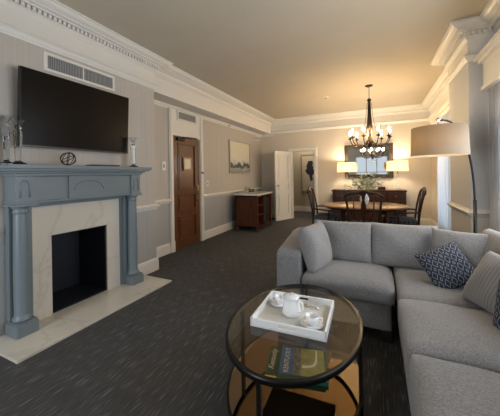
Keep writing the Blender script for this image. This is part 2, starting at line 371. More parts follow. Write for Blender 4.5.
b = MB(); b.box(.10, .32, yf-.05, yf, 2.06, 2.12, .004); b.tube([(.22, yf-.045, 2.135), (.55, yf-.12, 2.14), (.72, yf-.03, 2.16)], .009); b.build('door_closer', BLACKM, dr)
# casing
b = MB()
for (y0, y1) in ((DY0-.10, DY0), (DY1, DY1+.11)):
    b.box(RC, RC+.03, y0, y1, 0, BZ-.05); b.box(RC+.03, RC+.042, y0+.02, y1-.02, .2, BZ-.06); b.box(RC, RC+.04, y0-.005, y1+.005, 0, .2)
b.box(RC, RC+.03, DY0, DY1, DZ, DZ+.08); b.box(RC, RC+.022, DY0, DY1, DZ+.08, BZ-.05); b.box(RC-.05, RC, DY0-.0, DY0+.012, 0, DZ); b.box(RC-.05, RC, DY1-.012, DY1, 0, DZ)
struct(b.build('trim_17', WHITE))
# framed notice on door
t = thing('framed_notice', 'small brass framed white notice on the brown entry door', 'sign', (RC+.012, 4.355, 1.63))
b = MB()
for (y0, y1, z0, z1) in ((-.125, .125, -.13, -.10), (-.125, .125, .10, .13), (-.1245, -.095, -.1, .1), (.095, .1245, -.1, .1)): b.box(-.004, .014, y0, y1, z0, z1, .002)
b.build('frame', mat('dull_brass', (.30, .19, .09), .35, metal=.7), t); MB().box(-.004, .008, -.097, .097, -.102, .102).build('notice', mat('notice_paper', (.62, .58, .50), .6), t)
# white door
dr = bpy.data.objects.new('door_2', None); COL.objects.link(dr); dr['kind'] = 'structure'; dr.location = (OX0-.03, BY-.05, .01); dr.rotation_euler = (0, 0, math.radians(-112))
b = MB(); panelled(b, .72, 2.08, .04, [(.11, .61, .16, .80), (.11, .61, .90, 1.12), (.11, .61, 1.22, 1.96)]); b.build('door_leaf', WHITE, dr)
for s in (-1, 1):
    b = MB(); b.tube([(.67, s*.02, 1.05), (.67, s*.055, 1.05)], .01); b.sphere((.67, s*.07, 1.05), .027); b.build('door_knob', BRASS, dr)
b = MB()
for z in (.2, 1.05, 1.9): b.tube([(0, 0, z-.05), (0, 0, z+.05)], .009)
b.build('hinge', BRASS, dr)
b = MB()
for s, (x0, x1) in ((0, (OX0-.09, OX0)), (1, (OX1, OX1+.09))): b.box(x0, x1, BY-.028, BY, 0, OZ+.09); b.box(x0+.02, x1-.02, BY-.04, BY-.028, 0, OZ+.07)
b.box(OX0, OX1, BY-.028, BY, OZ, OZ+.09); b.box(OX0, OX1, BY-.04, BY-.028, OZ+.02, OZ+.07); b.box(OX0, OX0+.015, BY, BY+.14, 0, OZ); b.box(OX1-.015, OX1, BY, BY+.14, 0, OZ)
struct(b.build('trim_18', WHITE))
# ------------------------------------------------------------------ fireplace
t = thing('fireplace_surround', 'blue grey painted mantelpiece with round columns around the cream marble', 'fireplace', (0, 0, 0))
# marble slab (U shape) and firebox
b = MB(); xm = BR+.02
b.box(BR+.002, xm, 1.42, FY0, .022, 1.14); b.box(BR+.002, xm, FY1, 2.44, .022, 1.14); b.box(BR+.002, xm, FY0, FY1, FZ, 1.14); b.build('marble_facing', MARBLE, t)
b = MB(); b.box(-3.55, -3.50, FY0, FY1, .03, FZ); b.box(-3.55, BR+.001, FY0-.0, FY0+.012, .03, FZ); b.box(-3.55, BR+.001, FY1-.012, FY1, .03, FZ); b.box(-3.55, BR+.001, FY0, FY1, FZ-.012, FZ); b.box(-3.55, BR+.001, FY0, FY1, .022, .034)
b.build('firebox', BLACKBOX, t)
XF = -2.81
def col_(yc):
    b = MB(); b.lathe([(.070, .14), (.074, .15), (.074, .165), (.067, .175), (.062, .185), (.058, .2), (.060, .6), (.054, 1.08), (.054, 1.09), (.062, 1.095), (.062, 1.105), (.056, 1.115), (.056, 1.13), (.068, 1.145), (.074, 1.155)], (-2.885, yc, 0), 32)
    return b.build('column', BLUE, t)
for yc in (1.32, 2.535):
    col_(yc)
    b = MB(); b.box(-2.99, -2.79, yc-.085, yc+.085, .022, .125, .006); b.box(-2.98, -2.80, yc-.078, yc+.078, .125, .14, .003); b.build('plinth', BLUE, t)
b = MB()                                            # pilasters behind the columns and inner reveal
b.box(BR+.002, -2.93, 1.25, 1.42, .022, 1.17); b.box(BR+.002, -2.93, 2.44, 2.61, .022, 1.17); b.box(BR+.002, -2.95, 1.42, 2.44, 1.125, 1.17)
b.box(BR+.002, -2.965, 1.42, 1.445, .022, 1.14); b.box(BR+.002, -2.965, 2.415, 2.44, .022, 1.14); b.box(BR+.002, -2.90, 1.40, 2.46, 1.155, 1.175)
b.build('backing_frame', BLUE, t)
b = MB(); b.box(BR+.002, -2.83, 1.27, 2.59, 1.193, 1.417)
for y0, y1 in ((1.25, 1.39), (2.465, 2.605)): b.box(-2.995, XF, y0, y1, 1.19, 1.42); b.box(-2.99, XF+.02, y0-.02, y1+.02, 1.155, 1.172); b.box(-2.99, XF+.01, y0-.01, y1+.01, 1.172, 1.195, .004)
b.box(-2.98, XF, 1.70, 2.13, 1.192, 1.418); b.box(-2.975, -2.815, 1.39, 2.465, 1.172, 1.191)
b.build('frieze_panel', BLUE, t)
def arch(yc, w_, z0, h_, n=14):                      # raised arch moulding
    pts = [(XF+.002, yc+w_*math.cos(PI*i/n), z0+h_*math.sin(PI*i/n)) for i in range(n+1)]
    return pts
b = MB(); b.tube(arch(1.915, .165, 1.27, .10)+[(XF+.002, 1.75, 1.27)], .007); b.build('arch_moulding', BLUE, t)
for yc in (1.32, 2.535): b = MB(); b.tube([(XF+.002, yc-.035, 1.23)]+arch(yc, -.035, 1.33, .05)+[(XF+.002, yc+.035, 1.23)], .007); b.build('arch_moulding', BLUE, t)
b = MB()
for (o, z0, z1) in ((.02, 1.42, 1.445), (.05, 1.445, 1.465), (.10, 1.465, 1.485), (.125, 1.485, 1.52)): b.box(BR+.002, XF+o, 1.25-o*.72, 2.605+o*.72, z0, z1, .003)
b.build('mantel_shelf', BLUE, t)
tag(MB().box(BR+.0, -2.47, 1.09, 2.79, .0, .022, .004).build('hearth_slab', MARBLE), 'cream marble hearth slab lying on the carpet before the fireplace', 'hearth')
# ------------------------------------------------------------------ television
t = thing('television', 'large black wall mounted television above the mantelpiece', 'television', (-2.90, 1.915, 2.055))
t.rotation_euler = (0, math.radians(3), 0)
MB().box(-.03, .012, -.588, .588, -.36, .36, .006).build('casing', PLASTIC, t)
MB().box(.0115, .014, -.576, .576, -.342, .350).build('screen', SCREEN, t)
MB().box(.012, .016, -.583, .583, -.357, -.348).build('lower_bezel', mat('dark_brown_bezel', (.08, .06, .05), .3), t)
MB().box(-.085, -.03, -.2, .2, -.15, .15).build('wall_bracket', BLACKM, t)
# ------------------------------------------------------------------ vents
def vent(loc, w_, h_, label, split, name='air_vent', ns=26, vert=True):
    t = thing(name, label, 'vent', loc); e_ = .028
    b = MB(); b.box(.001, .018, -w_/2, w_/2, -h_/2, -h_/2+e_, .003); b.box(.001, .018, -w_/2, w_/2, h_/2-e_, h_/2, .003); b.box(.001, .0175, -w_/2+.0005, -w_/2+e_, -h_/2+e_-.003, h_/2-e_+.003); b.box(.001, .0175, w_/2-e_, w_/2-.0005, -h_/2+e_-.003, h_/2-e_+.003)
    if split: b.box(.001, .016, -.006, .006, -h_/2+e_-.003, h_/2-e_+.003)
    b.build('frame', WHITE, t)
    MB().box(.0005, .002, -w_/2+.01, w_/2-.01, -h_/2+.01, h_/2-.01).build('duct', mat('vent_dark', (.10, .10, .10), .8), t)
    b = MB()
    if vert:
        for i in range(ns): y = -w_/2+e_+(w_-2*e_)*(i+.5)/ns; b.box(.004, .012, y-.003, y+.003, -h_/2+e_, h_/2-e_)
    else:
        for i in range(ns): z = -h_/2+e_+(h_-2*e_)*(i+.5)/ns; b.box(.004, .012, -w_/2+e_, w_/2-e_, z-.004, z+.004)
    b.build('grille', mat('vent_grey', (.42, .42, .42), .5), t)
vent((BR, 1.985, 2.575), .80, .19, 'long white framed air vent above the television', True, ns=44)
vent((RC+.022, 4.355, 2.555), .60, .19, 'white air vent above the brown entry door', False, ns=7, vert=False)
vent((RC, 7.90, 2.55), .42, .12, 'small air vent high on the wall beyond the picture', False, ns=4, vert=False)
# ------------------------------------------------------------------ wall bits
def plate(name, x, y, z, w_, h_, label, cat, m=WPLASTIC):
    t = thing(name, label, cat, (x, y, z)); MB().box(.001, .012, -w_/2, w_/2, -h_/2, h_/2, .003).build('cover_plate', m, t); MB().box(.012, .02, -w_/5, w_/5, -h_/5, h_/5, .002).build('button', mat('grey_button', (.35, .35, .34), .4), t)
plate('thermostat', RC, 3.70, 1.58, .10, .16, 'white thermostat on the wall left of the entry door', 'thermostat')
plate('light_switch', RC, 5.06, 1.22, .08, .12, 'white light switch on the wall right of the entry door', 'switch')
b = MB(); b.box(RC+.04, RC+.06, 4.80, 4.86, 1.44, 1.47, .002); b.tube([(RC+.05, 4.82, 1.455), (RC+.10, 4.78, 1.455), (RC+.10, 4.70, 1.455)], .006)
tag(b.build('security_latch', BLACKM), 'dark swing latch on the white casing right of the entry door', 'latch')
t = thing('fire_sprinkler', 'tiny sidewall sprinkler high on the wall above the picture', 'sprinkler', (RC, 6.05, 2.66)); MB().tube([(.0, 0, 0), (.012, 0, 0)], .03, 14).build('escutcheon', CHROME, t); b = MB(); b.tube([(.01, 0, 0), (.06, 0, 0)], .01); b.box(.055, .06, -.02, .02, -.01, .01); b.build('spray_head', BLACKM, t)
# picture
t = thing('landscape_painting', 'pale abstract landscape painting in thin silver frame above the mini bar', 'picture', (RC, 6.66, 1.88))
b = MB(); hw, hh = .61, .43
for (y0, y1, z0, z1) in ((-hw, hw, -hh, -hh+.025), (-hw, hw, hh-.025, hh), (-hw+.0005, -hw+.025, -hh+.025, hh-.025), (hw-.025, hw-.0005, -hh+.025, hh-.025)): b.box(.002, .045, y0, y1, z0, z1, .002)
b.build('frame', mat('silver_frame', (.42, .40, .37), .35, metal=.5), t)
PM = mat('landscape_paint', (.5, .5, .45), .7); n_, l_, p_ = nodes(PM)
tc = n_.new('ShaderNodeTexCoord'); sp = n_.new('ShaderNodeSeparateXYZ'); l_.new(tc.outputs['Object'], sp.inputs[0])
ns = n_.new('ShaderNodeTexNoise'); ns.inputs['Scale'].default_value = 6; ns.inputs['Detail'].default_value = 6; l_.new(tc.outputs['Object'], ns.inputs['Vector'])
ma = n_.new('ShaderNodeMath'); ma.operation = 'MULTIPLY_ADD'; ma.inputs[1].default_value = .32; l_.new(ns.outputs[0], ma.inputs[0]); l_.new(sp.outputs[2], ma.inputs[2])
r = n_.new('ShaderNodeValToRGB'); cr = r.color_ramp; cr.elements[0].position = 0; cr.elements[0].color = (.25, .25, .23, 1); cr.elements[1].position = .55; cr.elements[1].color = (.62, .58, .46, 1)
for pos, c in ((.05, (.40, .40, .36)), (.09, (.06, .07, .07)), (.16, (.10, .11, .11)), (.20, (.5, .5, .44)), (.28, (.60, .58, .5))): e = cr.elements.new(pos); e.color = (*c, 1)
mb_ = n_.new('ShaderNodeMath'); mb_.operation = 'ADD'; mb_.inputs[1].default_value = 0.20; l_.new(ma.outputs[0], mb_.inputs[0]); l_.new(mb_.outputs[0], r.inputs[0]); l_.new(r.outputs[0], p_.inputs['Base Color'])
MB().box(.004, .03, -hw+.02, hw-.02, -hh+.02, hh-.02).build('canvas', PM, t)
# ------------------------------------------------------------------ passage picture
t = thing('abstract_print', 'tall print of a dark ink splash seen through the doorway', 'picture', (-2.2, 9.998, 1.42))
b = MB()
for (x0, x1, z0, z1) in ((-.33, .33, -.68, -.655), (-.33, .33, .655, .68), (-.33, -.305, -.655, .655), (.305, .33, -.655, .655)): b.box(x0, x1, -.03, -.001, z0, z1)
b.build('frame', mat('gold_frame', (.3, .2, .09), .4, metal=.6), t)
AM = mat('ink_paint', (.5, .45, .36), .7); n_, l_, p_ = nodes(AM); tc = n_.new('ShaderNodeTexCoord'); mp = n_.new('ShaderNodeMapping'); mp.inputs['Scale'].default_value = (3.2, 1, 1.3); mp.inputs['Location'].default_value = (0, 0, -.15)
ns = n_.new('ShaderNodeTexNoise'); ns.inputs['Scale'].default_value = 4; ns.inputs['Detail'].default_value = 6; ln = n_.new('ShaderNodeVectorMath'); ln.operation = 'LENGTH'
l_.new(tc.outputs['Object'], mp.inputs[0]); l_.new(mp.outputs[0], ln.inputs[0]); l_.new(tc.outputs['Object'], ns.inputs['Vector'])
ma = n_.new('ShaderNodeMath'); ma.operation = 'MULTIPLY_ADD'; ma.inputs[1].default_value = 1.1; l_.new(ns.outputs[0], ma.inputs[0]); l_.new(ln.outputs['Value'], ma.inputs[2])
r = n_.new('ShaderNodeValToRGB'); cr = r.color_ramp; cr.elements[0].position = .98; cr.elements[0].color = (.01, .012, .02, 1); cr.elements[1].position = 1.0; cr.elements[1].color = (.42, .38, .30, 1)
l_.new(ma.outputs[0], r.inputs[0]); l_.new(r.outputs[0], p_.inputs['Base Color'])
MB().box(-.31, .31, -.02, -.002, -.66, .66).build('print', AM, t)
# ------------------------------------------------------------------ mini bar cabinet
t = thing('mini_bar_cabinet', 'low mahogany mini bar cabinet with pale marble top against the left wall', 'cabinet', (0, 0, 0))
x0, x1, y0, y1 = -3.22, -2.62, 5.99, 6.95
b = MB(); b.box(x0, x1, y0, y0+.03, .09, .885); b.box(x0, x1, y1-.03, y1, .09, .885); b.box(x0, x0+.02, y0, y1, .09, .885); b.box(x0, x1, y0, y1, .09, .12); b.box(x0, x1, y0, y1, .85, .885); b.box(x0, x1-.01, 6.455, 6.48, .09, .885)
b.box(x0+.04, x1-.05, y0-.006, y0, .16, .82, .002); b.box(x1-.04, x1+.012, y0-.008, y0+.035, .05, .885); b.box(x1-.04, x1+.012, y1-.035, y1+.008, .05, .885)
b.build('body', WOOD, t)
for z in (.37, .61): MB().box(x0+.02, x1-.02, y0+.03, 6.455, z, z+.02).build('shelf', WOOD, t)
MB().box(x0+.05, x1-.03, 6.46, y1-.04, .13, .80, .004).build('fridge_door', mat('fridge_black', (.015, .015, .015), .3), t)
MB().box(x0-.03, x1+.04, y0-.03, y1+.03, .885, .925, .005).build('counter_top', CTOP, t)
for (x, y) in ((x1-.02, y0+.02), (x1-.02, y1-.02), (x0+.04, y0+.02), (x0+.04, y1-.02)): MB().lathe([(.02, 0), (.034, .02), (.034, .045), (.02, .07), (.028, .10)], (x, y, 0), 14).build('foot', WOOD, t)
# tray & glasses on the bar
t = thing('bar_tray', 'round silver tray on the marble top of the mini bar', 'tray', (-3.0, 6.45, .925)); b = MB(); b.lathe([(.15, 0), (.18, .006), (.19, .018), (.185, .018), (.175, .01), (.0, .008)], n=28, caps=False); b.build('dish', CHROME, t)
glass_prof = [(.03, 0), (.034, .002), (.036, .09), (.0345, .09), (.032, .008), (.0, .006)]
g0 = None
for i, (dx, dy, lab) in enumerate(((-.06, .05, 'clear tumbler on the bar tray, nearest the wall'), (.05, .06, 'clear tumbler on the bar tray, farthest along the counter'), (.03, -.07, 'clear tumbler on the bar tray, nearest the camera'))):
    if g0 is None: g0 = tag(MB().lathe(glass_prof, n=18, caps=False).build('tumbler', CRYSTAL), lab, 'glass', 'tumblers on the bar tray'); o = g0
    else: o = g0.copy(); COL.objects.link(o); o['label'] = lab
    o.location = (-3.0+dx, 6.45+dy, .9335)
t = thing('ice_bucket', 'small silver ice bucket standing on the bar tray', 'bucket', (-3.09, 6.41, .936)); MB().lathe([(.05, 0), (.058, .01), (.066, .12), (.070, .125), (.064, .13), (.02, .15), (.0, .152)], n=22).build('pail', CHROME, t); MB().sphere((0, 0, .16), .012).build('lid_knob', CHROME, t)
# ------------------------------------------------------------------ mantel ornaments
def candlestick(x, y, h_, label, sc=1):
    t = thing('crystal_candlestick', label, 'candlestick', (x, y, 1.52), 0, 'crystal candlesticks on the mantel shelf')
    MB().lathe([(.048*sc, 0), (.05*sc, .012), (.03*sc, .022), (.018*sc, .035)], n=12, smooth=False).build('base', CRYSTAL, t)
    MB().lathe([(.018*sc, .035), (.020*sc, .05), (.030*sc, h_*.72), (.018*sc, h_*.78), (.024*sc, h_*.82), (.016*sc, h_*.86)], n=8, smooth=False).build('stem', CRYSTAL, t)
    MB().lathe([(.016*sc, h_*.86), (.045*sc, h_), (.043*sc, h_), (.014*sc, h_*.88)], n=14, smooth=False).build('cup', CRYSTAL, t)
candlestick(-2.83, 2.52, .38, 'single crystal candlestick at the right end of the mantel shelf', 1.15)
candlestick(-2.80, 1.27, .39, 'crystal candlestick at the left end of the mantel, nearest the television', 1.15)
candlestick(-2.93, 1.24, .43, 'tall crystal candlestick at the left end of the mantel, nearest the wall', 1.1)
candlestick(-2.745, 1.165, .26, 'short crystal candlestick at the left end of the mantel, nearest the front edge', .8)
t = thing('wire_knot_ornament', 'dark wire knot ornament standing on the mantel shelf under the television', 'ornament', (-2.82, 1.70, 1.591))
for k in range(5):
    a = k*PI/5; M_ = Matrix.Rotation(a, 3, 'Z') @ Matrix.Rotation(.5+.5*(k % 2)+k*.3, 3, 'X')
    pts = [M_ @ Vector((0.067*math.cos(q*PI/12), 0.067*math.sin(q*PI/12), 0)) for q in range(25)]
    MB().tube(pts, .0036, 6).build('wire_ring', BRONZE, t)
t = thing('media_box', 'flat black media box lying on the mantel shelf under the television', 'box', (-2.83, 2.10, 1.52)); MB().box(-.06, .06, -.17, .17, 0, .018, .003).build('body', PLASTIC, t); MB().box(.06, .061, -.1, .1, .005, .012).build('front_panel', mat('panel_gloss', (.05, .05, .05), .1), t)
# ------------------------------------------------------------------ sofa
def cushion(hx, hy, hz, r, crown=.0, n=14, nz=5, wob=.004, seed=0, front=0):
    t = bmesh.new(); rnd = random.Random(seed); ph = [rnd.uniform(0, 6) for _ in range(6)]
    bmesh.ops.create_cube(t, size=2); bmesh.ops.subdivide_edges(t, edges=t.edges[:], cuts=n, use_grid_fill=True)
    for v in t.verts:
        u = v.co.copy(); p = Vector((u.x*hx, u.y*hy, u.z*hz))
        q = Vector((max(-(hx-r), min(hx-r, p.x)), max(-(hy-r), min(hy-r, p.y)), max(-(hz-min(r, hz)), min(hz-min(r, hz), p.z))))
        d = p-q
        if d.length > 1e-6:
            mx = max(abs(d.x), abs(d.y), abs(d.z)); d = d.normalized()*mx
        p = q+d; c = (1-u.x**4)*(1-u.y**4)
        p.z += (crown if u.z > 0 else -crown*.15)*c*abs(u.z)
        w_ = wob*(math.sin(p.x*9+ph[0])*math.sin(p.y*8+ph[1])+.6*math.sin(p.x*19+p.z*13+ph[2])*math.sin(p.y*17+ph[3]))
        p.z += w_*(1 if u.z > 0 else .3); p.x += w_*.6*(1 if u.x > 0 else -1); p.y += w_*.6
        v.co = p
    for f in t.faces: f.smooth = True
    return t
def cush(name, m, parent, c, rot, *a, **k):
    b = MB(); b.merge(cushion(*a, **k)); return b.build(name, m, parent, c, rot)
def pillow(s, th, seed=0, n=22, pw=.42, s2=None):              # knife-edge square pillow in local xy
    rnd = random.Random(seed); ph = [rnd.uniform(0, 6) for _ in range(4)]; t = bmesh.new(); V = {}
    for sd in (1, -1):
        for i in range(n+1):
            for j in range(n+1):
                u = -1+2*i/n; v = -1+2*j/n
                edge = i in (0, n) or j in (0, n)
                if edge and sd == -1: V[(sd, i, j)] = V[(1, i, j)]; continue
                k = ((1-u**2)*(1-v**2))**pw
                sh = 1-.045*(1-abs(v)**2)*abs(u)**3; sv = 1-.045*(1-abs(u)**2)*abs(v)**3
                z = sd*th*k*(1+.08*math.sin(u*5+ph[0])*math.sin(v*4+ph[1]))
                V[(sd, i, j)] = t.verts.new((u*s*sh, v*(s2 or s)*sv, z))
    for sd in (1, -1):
        for i in range(n):
            for j in range(n):
                f = [V[(sd, i, j)], V[(sd, i+1, j)], V[(sd, i+1, j+1)], V[(sd, i, j+1)]]
                try: g = t.faces.new(f if sd == 1 else f[::-1]); g.smooth = True
                except ValueError: pass
    return t
sofa = thing('sectional_sofa', 'large grey upholstered L shaped sectional sofa around the glass coffee table', 'sofa', (0, 0, 0))
FOOT = mat('dark_foot', (.02, .012, .008), .4)
# base frames
b = MB(); b.merge(cushion(.365, .42, .115, .02, wob=.001), Matrix.Translation((-.265, 2.89, .205))); b.build('base_frame', SOFAB, sofa)
b = MB(); b.merge(cushion(.485, 1.275, .115, .02, wob=.001), Matrix.Translation((.635, 2.025, .205))); b.build('base_frame', SOFAB, sofa)
# arm, sloping up to the back
b = MB(); pr_ = [(2.46, .09), (3.30, .09), (3.30, .74), (3.12, .74), (2.80, .695), (2.50, .665), (2.46, .635)]
tt = MB(); tt.prism([(-.885, y, z) for y, z in pr_], (.235, 0, 0)); bmesh.ops.bevel(tt.b, geom=tt.b.edges[:], offset=.022, segments=3, profile=.6, affect='EDGES')
for f in tt.b.faces: f.smooth = True
tt.build('armrest', SOFAB, sofa)
# back frames
b = MB(); b.merge(cushion(1.03, .10, .31, .05, wob=.002), Matrix.Translation((.08, 3.25, .41))); b.build('back_frame', SOFAB, sofa)
b = MB(); b.merge(cushion(.09, 1.28, .31, .05, wob=.002), Matrix.Translation((1.05, 2.03, .41))); b.build('back_frame', SOFAB, sofa)
# seat cushions
cush('seat_cushion', SOFA, sofa, (-.258, 2.78, .385), None, .388, .345, .085, .055, crown=.035, seed=1)
cush('seat_cushion', SOFA, sofa, (.50, 2.655, .395), None, .36, .405, .085, .05, crown=.025, seed=2)
cush('seat_cushion', SOFA, sofa, (.495, 1.925, .40), None, .365, .325, .09, .04, crown=.03, seed=3)
cush('seat_cushion', SOFA, sofa, (.50, 1.185, .40), None, .36, .415, .09, .04, crown=.03, seed=4)
# back cushions
def backc(c, lean, rz, sx, sy, th, seed):
    b = MB(); b.merge(pillow(sx, th, seed, pw=.27, s2=sy)); b.build('back_cushion', SOFA, sofa, c, (Matrix.Rotation(rz, 3, 'Z') @ Matrix.Rotation(lean, 3, 'X')).to_euler())
backc((-.335, 3.02, .675), math.radians(76), 0, .31, .215, .125, 5)
backc((.225, 3.03, .675), math.radians(76), 0, .30, .215, .125, 6)
backc((.90, 2.60, .69), math.radians(76), math.radians(-76), .36, .225, .12, 8)
backc((.92, 1.90, .70), math.radians(76), math.radians(-90), .36, .24, .12, 9)
backc((.92, 1.20, .70), math.radians(76), math.radians(-90), .36, .24, .12, 10)
for (x, y) in ((-.84, 2.52), (-.84, 3.22), (.06, 2.52), (.20, .82), (1.04, .82), (1.04, 3.22), (.20, 2.2)): MB().box(x-.04, x+.04, y-.04, y+.04, 0, .095, .006).build('foot', FOOT, sofa)
def loose(name, label, m, c, rot, s, th, seed, grp='loose cushions on the sectional sofa', pw=.42):
    b = MB(); b.merge(pillow(s, th, seed, pw=pw)); o = b.build(name, m, None, c)
    o.rotation_euler = (Matrix.Rotation(rot[2], 3, 'Z') @ Matrix.Rotation(rot[0], 3, 'X') @ Matrix.Rotation(rot[1], 3, 'Z')).to_euler()
    return tag(o, label, 'cushion', grp)
rd = math.radians
loose('throw_pillow', 'plain light grey pillow leaning against the sofa armrest', PILG, (-.55, 2.70, .685), (rd(76), rd(0), rd(78)), .215, .11, 11, pw=.30)
loose('throw_pillow', 'plain grey pillow in the sofa corner behind the navy pillow', SOFA, (.63, 2.80, .685), (rd(68), 0, rd(-20)), .215, .085, 12, pw=.36)
loose('patterned_pillow', 'navy and white diamond patterned pillow in the sofa corner', IKAT, (.50, 2.60, .64), (rd(58), rd(30), rd(-6)), .162, .06, 13)
loose('throw_pillow', 'grey striped pillow leaning on the right side of the sofa', STRP, (.715, 2.24, .66), (rd(60), rd(-4), rd(-62)), .19, .085, 14, pw=.36)
loose('patterned_pillow', 'navy and white diamond patterned pillow cut by the right frame edge', IKAT, (.735, 1.90, .665), (rd(66), rd(12), rd(-62)), .19, .065, 15)
# ------------------------------------------------------------------ coffee table
CX, CY, AX, AY, TZ, SZ = -.482, 1.68, .40, .555, .48, .145
t = thing('coffee_table', 'oval coffee table with black metal frame, glass top and bronze mirror shelf', 'coffee table', (CX, CY, 0))
def ring(z0, z1, wd, n=64):
    b = MB(); vs = []
    for i in range(n):
        a = 2*PI*i/n; c, s_ = math.cos(a), math.sin(a)
        vs.append([b.b.verts.new(((AX-o)*c, (AY-o)*s_, z)) for o, z in ((0, z0), (0, z1), (wd, z1), (wd, z0))])
    for i in range(n):
        for k in range(4): f = b.b.faces.new([vs[i][k], vs[(i+1) % n][k], vs[(i+1) % n][(k+1) % 4], vs[i][(k+1) % 4]]); f.smooth = k in (0, 2)
    return b
ring(TZ-.032, TZ, .016).build('top_ring', BLACKM, t); ring(SZ-.03, SZ-.002, .014).build('shelf_ring', BLACKM, t)
GL = bpy.data.materials.new('tinted_table_glass'); GL.use_nodes = True; nt = GL.node_tree; nt.nodes.clear()
o_ = nt.nodes.new('ShaderNodeOutputMaterial'); tr = nt.nodes.new('ShaderNodeBsdfTransparent'); tr.inputs[0].default_value = (.88, .79, .66, 1); gs = nt.nodes.new('ShaderNodeBsdfGlossy'); gs.inputs['Roughness'].default_value = .0; gs.inputs[0].default_value = (.9, .95, 1, 1)
fr0 = nt.nodes.new('ShaderNodeFresnel'); fr0.inputs[0].default_value = 1.5; gm = nt.nodes.new('ShaderNodeNewGeometry'); iv = nt.nodes.new('ShaderNodeMath'); iv.operation = 'SUBTRACT'; iv.inputs[0].default_value = 1; nt.links.new(gm.outputs['Backfacing'], iv.inputs[1]); fr = nt.nodes.new('ShaderNodeMath'); fr.operation = 'MULTIPLY'; nt.links.new(fr0.outputs[0], fr.inputs[0]); nt.links.new(iv.outputs[0], fr.inputs[1]); mx = nt.nodes.new('ShaderNodeMixShader'); nt.links.new(fr.outputs[0], mx.inputs[0]); nt.links.new(tr.outputs[0], mx.inputs[1]); nt.links.new(gs.outputs[0], mx.inputs[2]); nt.links.new(mx.outputs[0], o_.inputs[0])
def disc(z0, z1, ins):
    b = MB(); b.lathe([(1, z0), (1, z1)], n=64, sx=AX-ins, sy=AY-ins, smooth=False); return b
disc(TZ-.010, TZ-.002, .016).build('glass_top', GL, t)
disc(SZ-.012, SZ, .014).build('mirror_shelf', mat('bronze_mirror', (.29, .235, .17), .03, metal=1), t)
for a in (-93, -4, 98, 178):
    c, s_ = math.cos(rd(a)), math.sin(rd(a)); x, y = (AX-.012)*c, (AY-.012)*s_
    MB().box(x-.011, x+.011, y-.011, y+.011, 0, TZ-.03).build('leg', BLACKM, t)
# tray
t = thing('serving_tray', 'white lacquered rectangular serving tray on the glass table top', 'tray', (-.49, 1.70, TZ), rd(2))
hx, hy, hz = .225, .208, .05
b = MB(); b.box(-hx, hx, -hy, hy, 0, .008); b.box(-hx, -hx+.012, -hy, hy, 0, hz, .002); b.box(hx-.012, hx, -hy, hy, 0, hz, .002)
for s_ in (-1, 1):
    y0, y1 = sorted((s_*hy, s_*(hy-.012)))
    b.box(-hx, -.05, y0, y1, 0, hz, .002); b.box(.05, hx, y0, y1, 0, hz, .002); b.box(-.05, .05, y0, y1, 0, .018); b.box(-.05, .05, y0, y1, .038, hz, .002)
b.build('box', TRAYM, t)
MB().box(-hx+.012, hx-.012, -hy+.012, hy-.012, .008, .0095).build('liner', mat('tray_liner', (.62, .6, .55), .5), t)
# teapot
t = thing('teapot', 'white ceramic teapot with domed lid in the middle of the tray', 'teapot', (-.51, 1.70, TZ+.0098), rd(160))
MB().lathe([(.050, 0), (.060, .003), (.062, .02), (.054, .06), (.048, .092), (.049, .108), (.052, .112), (.040, .114)], n=32).build('body', CERAMIC, t)
b = MB(); b.lathe([(.050, .113), (.050, .117), (.036, .123), (.015, .127), (.0, .128)], n=28); b.build('lid', CERAMIC, t); MB().sphere((0, 0, .133), .009).build('lid_knob', CHROME, t)
MB().tube(bez((.045, 0, .05), (.075, 0, .055), (.06, 0, .09), (.085, 0, .108)), [.014-.0008*i for i in range(11)], 12).build('spout', CERAMIC, t)
MB().tube(bez((-.046, 0, .104), (-.10, 0, .112), (-.10, 0, .03), (-.056, 0, .03)), .006, 10).build('handle', CERAMIC, t)
def teacup(x, y, rz, label):
    t = thing('saucer', label[0], 'saucer', (x, y, TZ+.0098), 0, 'saucers on the tray'); MB().lathe([(.035, 0), (.04, .001), (.072, .012), (.073, .014), (.04, .005), (.0, .004)], n=32, caps=False).build('plate', CERAMIC, t)
    t = thing('teacup', label[1], 'cup', (x, y, TZ+.0145), rz, 'teacups on the tray')
    MB().lathe([(.024, 0), (.026, .006), (.036, .025), (.042, .055), (.0405, .055), (.034, .026), (.022, .009), (.0, .007)], n=32, caps=False).build('bowl', CERAMIC, t)
    MB().tube(bez((.038, 0, .045), (.072, 0, .052), (.066, 0, .01), (.032, 0, .018)), .0038, 8).build('handle', CERAMIC, t)
teacup(-.62, 1.80, rd(200), ('white saucer at the left of the teapot', 'white teacup at the left of the teapot'))
teacup(-.36, 1.625, rd(10), ('white saucer at the right front of the tray', 'white teacup at the right front of the tray'))
b = MB(); b.tube([(-.44, 1.84, TZ+.016), (-.40, 1.83, TZ+.02), (-.36, 1.82, TZ+.016)], .004, 8); b.sphere((-.445, 1.841, TZ+.018), .013, sc=(1.3, 1, .5)); tag(b.build('spoon', CHROME), 'small dark steel spoon on the tray behind the teapot', 'spoon')
